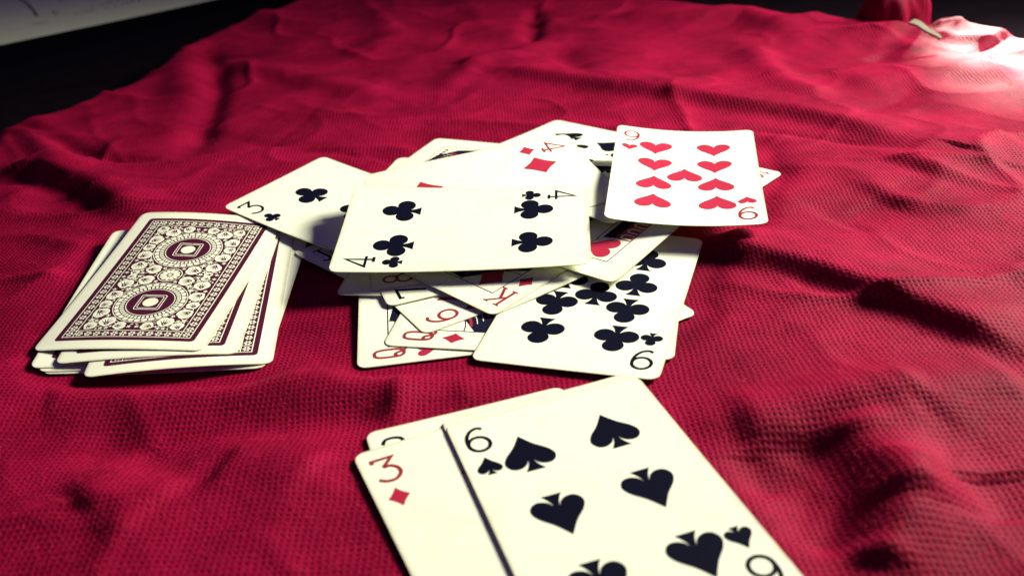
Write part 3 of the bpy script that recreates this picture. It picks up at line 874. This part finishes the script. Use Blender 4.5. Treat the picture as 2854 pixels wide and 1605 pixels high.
Y0, YMAX, XR = 60.0, 815.0, 560.0
LEFT = [gnd(p) for p in [(-250, 560), (-60, 360), (60, 322), (180, 283), (350, 208), (500, 118), (545, 92), (640, 58), (820, -6), (900, -30)]]
lx = np.array([p[0] for p in LEFT]); ly = np.array([p[1] for p in LEFT])
lx = np.concatenate([[-420, -420], lx]); ly = np.concatenate([[Y0, ly[0] - 60], ly])
BACKE = [gnd(p) for p in [(1300, -60), (1500, -14), (1750, -20), (2080, 8), (2190, 44), (2400, 78), (2620, 72), (2740, 92), (2854, 108), (3100, 150)]]
bx = np.array([p[0] for p in BACKE]); by = np.array([p[1] for p in BACKE])
bx = np.concatenate([[-600, bx[0] - 40], bx]); by = np.concatenate([[YMAX, YMAX], by])
order = np.argsort(bx); bx, by = bx[order], by[order]
NS, NTT = 500, 420
ss = np.linspace(0, 1, NS); tt = np.linspace(0, 1, NTT) ** 1.12
SS, TT = np.meshgrid(ss, tt)
YP = Y0 + TT * (YMAX - Y0)
XL = np.interp(YP, ly, lx)
XX = XL + SS * (XR - XL)
YB = np.minimum(np.interp(XX, bx, by), YMAX)
YY = Y0 + (YP - Y0) * (YB - Y0) / (YMAX - Y0)
ZZ = cloth_z(XX, YY)
TABLE_Z = -14.0
dl = (XX - XL); db = (YB - YY)
def droop(d, w): 
    t = np.clip(1 - d / w, 0, 1); return t * t
edge = np.maximum(droop(dl, 22), droop(db, 18) * .8)
ZZ = ZZ * (1 - edge) + (TABLE_Z + 0.8) * edge
ZZ = np.maximum(ZZ, TABLE_Z + 0.8)
verts = np.stack([XX.ravel(), YY.ravel(), ZZ.ravel()], 1) * MM
idx = np.arange(NS * NTT).reshape(NTT, NS)
faces = np.stack([idx[:-1, :-1], idx[:-1, 1:], idx[1:, 1:], idx[1:, :-1]], -1).reshape(-1, 4)
def fast_mesh(name, V, F, mat, uv=None):
    me = bpy.data.meshes.new(name)
    me.vertices.add(len(V)); me.vertices.foreach_set('co', np.asarray(V, np.float32).ravel())
    k = F.shape[1]
    me.loops.add(F.size); me.loops.foreach_set('vertex_index', F.ravel().astype(np.int32))
    me.polygons.add(len(F)); me.polygons.foreach_set('loop_start', np.arange(0, F.size, k, dtype=np.int32))
    me.polygons.foreach_set('use_smooth', np.ones(len(F), bool))
    if uv is not None:
        ul = me.uv_layers.new(name='UVMap')
        ul.data.foreach_set('uv', np.asarray(uv, np.float32)[F.ravel()].ravel())
    me.update(calc_edges=True); me.validate()
    me.materials.append(mat)
    o = bpy.data.objects.new(name, me); COL.objects.link(o)
    return o
cloth = fast_mesh('red_cloth', verts, faces, M_CLOTH, verts[:, :2])
tag(cloth, 'rumpled red woven cloth spread under all the cards', 'cloth')

# loose fibres standing off the threads
M_FUZZ = simple('red_fibre', (.46, .016, .052), .8, .3, 400, 0, .05)
rs = np.random.RandomState(3)
NF = 60000
fy = 85 + 420 * rs.rand(NF) ** 1.7; fx = (rs.rand(NF) - .5) * (120 + fy * 1.15) + 8
keep = (samp(foot, fx, fy) < .5) & (fx > np.interp(fy, ly, lx) + 12) & (fy < np.interp(fx, bx, by) - 14)
fx, fy = fx[keep], fy[keep]; NF = len(fx)
ang = rs.rand(NF) * 6.283; ln = .7 + 2.4 * rs.rand(NF) ** 2; crv = (rs.rand(NF) - .5) * 3.0; hh = .12 + .5 * rs.rand(NF) ** 2; wd = .022 + .03 * rs.rand(NF)
V = np.zeros((NF, 5, 2, 3))
px_, py_, a_ = fx.copy(), fy.copy(), ang.copy()
for k in range(5):
    z = cloth_z(px_, py_) + hh * math.sin(math.pi * (k + .15) / 4.4) - .05
    nx, ny = -np.sin(a_), np.cos(a_)
    for q, sg in ((0, -1), (1, 1)):
        V[:, k, q, 0] = px_ + sg * nx * wd; V[:, k, q, 1] = py_ + sg * ny * wd; V[:, k, q, 2] = z
    px_ = px_ + np.cos(a_) * ln / 4; py_ = py_ + np.sin(a_) * ln / 4; a_ = a_ + crv / 4
base = np.arange(NF)[:, None] * 10
F = np.concatenate([np.stack([base[:, 0] + 2 * k, base[:, 0] + 2 * k + 1, base[:, 0] + 2 * k + 3, base[:, 0] + 2 * k + 2], 1) for k in range(4)])
fz = fast_mesh('cloth_fuzz', V.reshape(-1, 3) * MM, F, M_FUZZ)
fz.parent = cloth; fz['kind'] = 'stuff'

# the bunched-up corner of the cloth standing at the far edge
def bunch(name, c, r, seed, squash):
    n, m_ = 40, 26
    V, UV = [], []
    T = np.linspace(0, 2 * math.pi, n, endpoint=False)
    for j in range(m_):
        f = j / (m_ - 1)
        for t in T:
            x, y = math.cos(t), math.sin(t)
            z = math.sin(f * math.pi / 2)
            q = (1 - f) ** .42 * (1 + .16 * math.sin(3 * t + seed) + .12 * math.sin(5 * t + 2 * seed) * (1 - f) + .06 * math.sin(9 * t + 7 * f))
            V.append(((c[0] + r[0] * x * q + squash * z * 6) * MM, (c[1] + r[1] * y * q) * MM, (c[2] + r[2] * z * (1 + .07 * math.sin(2 * t + seed))) * MM))
            UV.append((t * r[0] * .8 * MM, f * r[2] * 1.4 * MM))
    idx = np.arange(n * m_).reshape(m_, n)
    F = np.stack([idx[:-1], np.roll(idx[:-1], -1, 1), np.roll(idx[1:], -1, 1), idx[1:]], -1).reshape(-1, 4)
    return fast_mesh(name, np.array(V), F, M_CLOTH, np.array(UV))
b0 = gnd((2475, 112))
bn = bunch('bunched_fold', (b0[0] + 6, b0[1] + 20, -2), (21, 16, 25), 1.3, .9)
bn.parent = cloth
M_HEM = simple('pale_hem_tape', (.30, .27, .19), .7, .1, 500, .2, .3)
h0, h1 = gnd((2540, 62), 12), gnd((2625, 92), 10)
hd = (h1 - h0) / np.linalg.norm(h1 - h0); hn = np.array([-hd[1], hd[0]])
V, F = [], []
for k in range(9):
    p = h0 + (h1 - h0) * k / 8
    w = 2.0 * (1 - .08 * k)
    zc = 12 - 5.5 * (k / 8) ** 1.5 + .4 * math.sin(k)
    for a_, z_ in ((-w, -.6), (w, -.6), (w, .6), (-w, .6)):
        V.append(((p[0] + hn[0] * a_) * MM, (p[1] + hn[1] * a_) * MM, (zc + z_ + a_ * .35) * MM))
for k in range(8):
    for q in range(4):
        F.append((4 * k + q, 4 * k + (q + 1) % 4, 4 * k + 4 + (q + 1) % 4, 4 * k + 4 + q))
F += [(3, 2, 1, 0), (32, 33, 34, 35)]
link('hem_tape', V, F, [M_HEM], cloth)

# ------------------------------------------------------------------ what lies around: table, folder, sheet of paper
M_TABLE = simple('dark_table_top', (.006, .004, .006), .9, .4, 60, 0, .0)
tb = link('table_top', [(-1.2, -0.2, TABLE_Z * MM), (1.2, -0.2, TABLE_Z * MM), (1.2, 2.2, TABLE_Z * MM), (-1.2, 2.2, TABLE_Z * MM)], [(0, 1, 2, 3)], [M_TABLE])
tb['kind'] = 'structure'; tb['label'] = 'dark table top around the cloth'

def slab(name, corners, z0, z1, mat, bev=0.8):
    bm = bmesh.new()
    vs = [bm.verts.new((x * MM, y * MM, z0 * MM)) for x, y in corners]
    f = bm.faces.new(vs)
    r = bmesh.ops.extrude_face_region(bm, geom=[f])
    for g in r['geom']:
        if isinstance(g, bmesh.types.BMVert): g.co.z = z1 * MM
    bmesh.ops.recalc_face_normals(bm, faces=bm.faces[:])
    if bev: bmesh.ops.bevel(bm, geom=bm.edges[:], offset=bev * MM, segments=2, affect='EDGES')
    me = bpy.data.meshes.new(name); bm.to_mesh(me); bm.free(); me.materials.append(mat)
    o = bpy.data.objects.new(name, me); COL.objects.link(o); return o
FZ = -4.0
e0, e1_ = gnd((-40, 206), FZ), gnd((720, 8), FZ)
dr = (e1_ - e0) / np.linalg.norm(e1_ - e0); nr = np.array([-dr[1], dr[0]])
M_FOLDER = simple('black_folder_cover', (.0025, .0025, .005), .9, .3, 400, .1, .0)
fo = slab('black_folder', [e0 - dr * 60, e1_ + dr * 45, e1_ + dr * 45 + nr * 260, e0 - dr * 60 + nr * 260], TABLE_Z, FZ, M_FOLDER)
tag(fo, 'black folder lying under the written sheet beside the cloth', 'folder')
PZ = FZ + .05
q0, q1 = gnd((-30, 137), PZ), gnd((600, 1), PZ)
pd = (q1 - q0) / np.linalg.norm(q1 - q0); pn = np.array([-pd[1], pd[0]])
M_SHEET = simple('written_sheet_paper', (.60, .62, .40), .7, .08, 60, .1, .3, .4)
PLEN, PDEP = 330.0, 205.0
PO = q0 - pd * 40
V, F = [], []
NU_, NV_ = 40, 26
for j in range(NV_ + 1):
    for i in range(NU_ + 1):
        a_, b_ = PLEN * i / NU_, PDEP * j / NV_
        p = PO + pd * a_ + pn * b_
        lift = .25 + .35 * (1 + math.sin(a_ * .021 + 1)) * (1 - b_ / PDEP)
        V.append((p[0] * MM, p[1] * MM, (PZ + lift) * MM))
for j in range(NV_):
    for i in range(NU_):
        k = j * (NU_ + 1) + i
        F.append((k, k + 1, k + NU_ + 2, k + NU_ + 1))
pa = link('paper_sheet', V, F, [M_SHEET], smooth=True)
tag(pa, 'pale sheet of paper with faint handwriting on the black folder', 'paper')
# faint handwriting: lines of pen strokes
rnd = random.Random(4)
def sheet_pt(a_, b_):
    p = PO + pd * a_ + pn * b_
    lift = .25 + .35 * (1 + math.sin(a_ * .021 + 1)) * (1 - b_ / PDEP)
    return (p[0] * MM, p[1] * MM, (PZ + lift + .12) * MM)
def sheet_at(px):
    p = gnd(px, PZ) - PO
    return p @ pd, p @ pn
def write(name, polys):
    V, F = [], []
    for q in polys:
        k = len(V); V += [sheet_pt(*p) for p in q]; F.append(tuple(range(k, k + len(q))))
    return link(name, V, F, [M_GREY], pa)
def scribble(x0, y0, x1, y1, h, w=.8):
    out = []; x = 0
    d = np.array([x1 - x0, y1 - y0]); l = np.linalg.norm(d); d /= l; n = np.array([-d[1], d[0]])
    while x < l:
        wl = rnd.uniform(2.5, 5)
        pts = [np.array([x0, y0]) + d * (x + wl * k / 4) + n * rnd.uniform(-h, h) for k in range(5)]
        if rnd.random() < .85: out += stroke(catmull(pts, 4), w)
        x += wl + rnd.uniform(.6, 2.2)
    return out
for (p, q, h) in (((190, 45), (395, 2), 5.0), ((250, 22), (420, -14), 4.0), ((150, 10), (360, -45), 4.0)):
    a_, b_ = sheet_at(p), sheet_at(q)
    write('handwriting', scribble(a_[0], a_[1], b_[0], b_[1], h))
pts = [sheet_at(p) for p in [(55, 0), (75, 12), (92, 30), (104, 48)]]
write('pen_mark', stroke(catmull(pts, 5), 2.4) + stroke([sheet_at((90, 70)), sheet_at((112, 68)), sheet_at((136, 63))], 2.0)
      + stroke([sheet_at((148, 32)), sheet_at((155, 42)), sheet_at((165, 34))], 1.6))
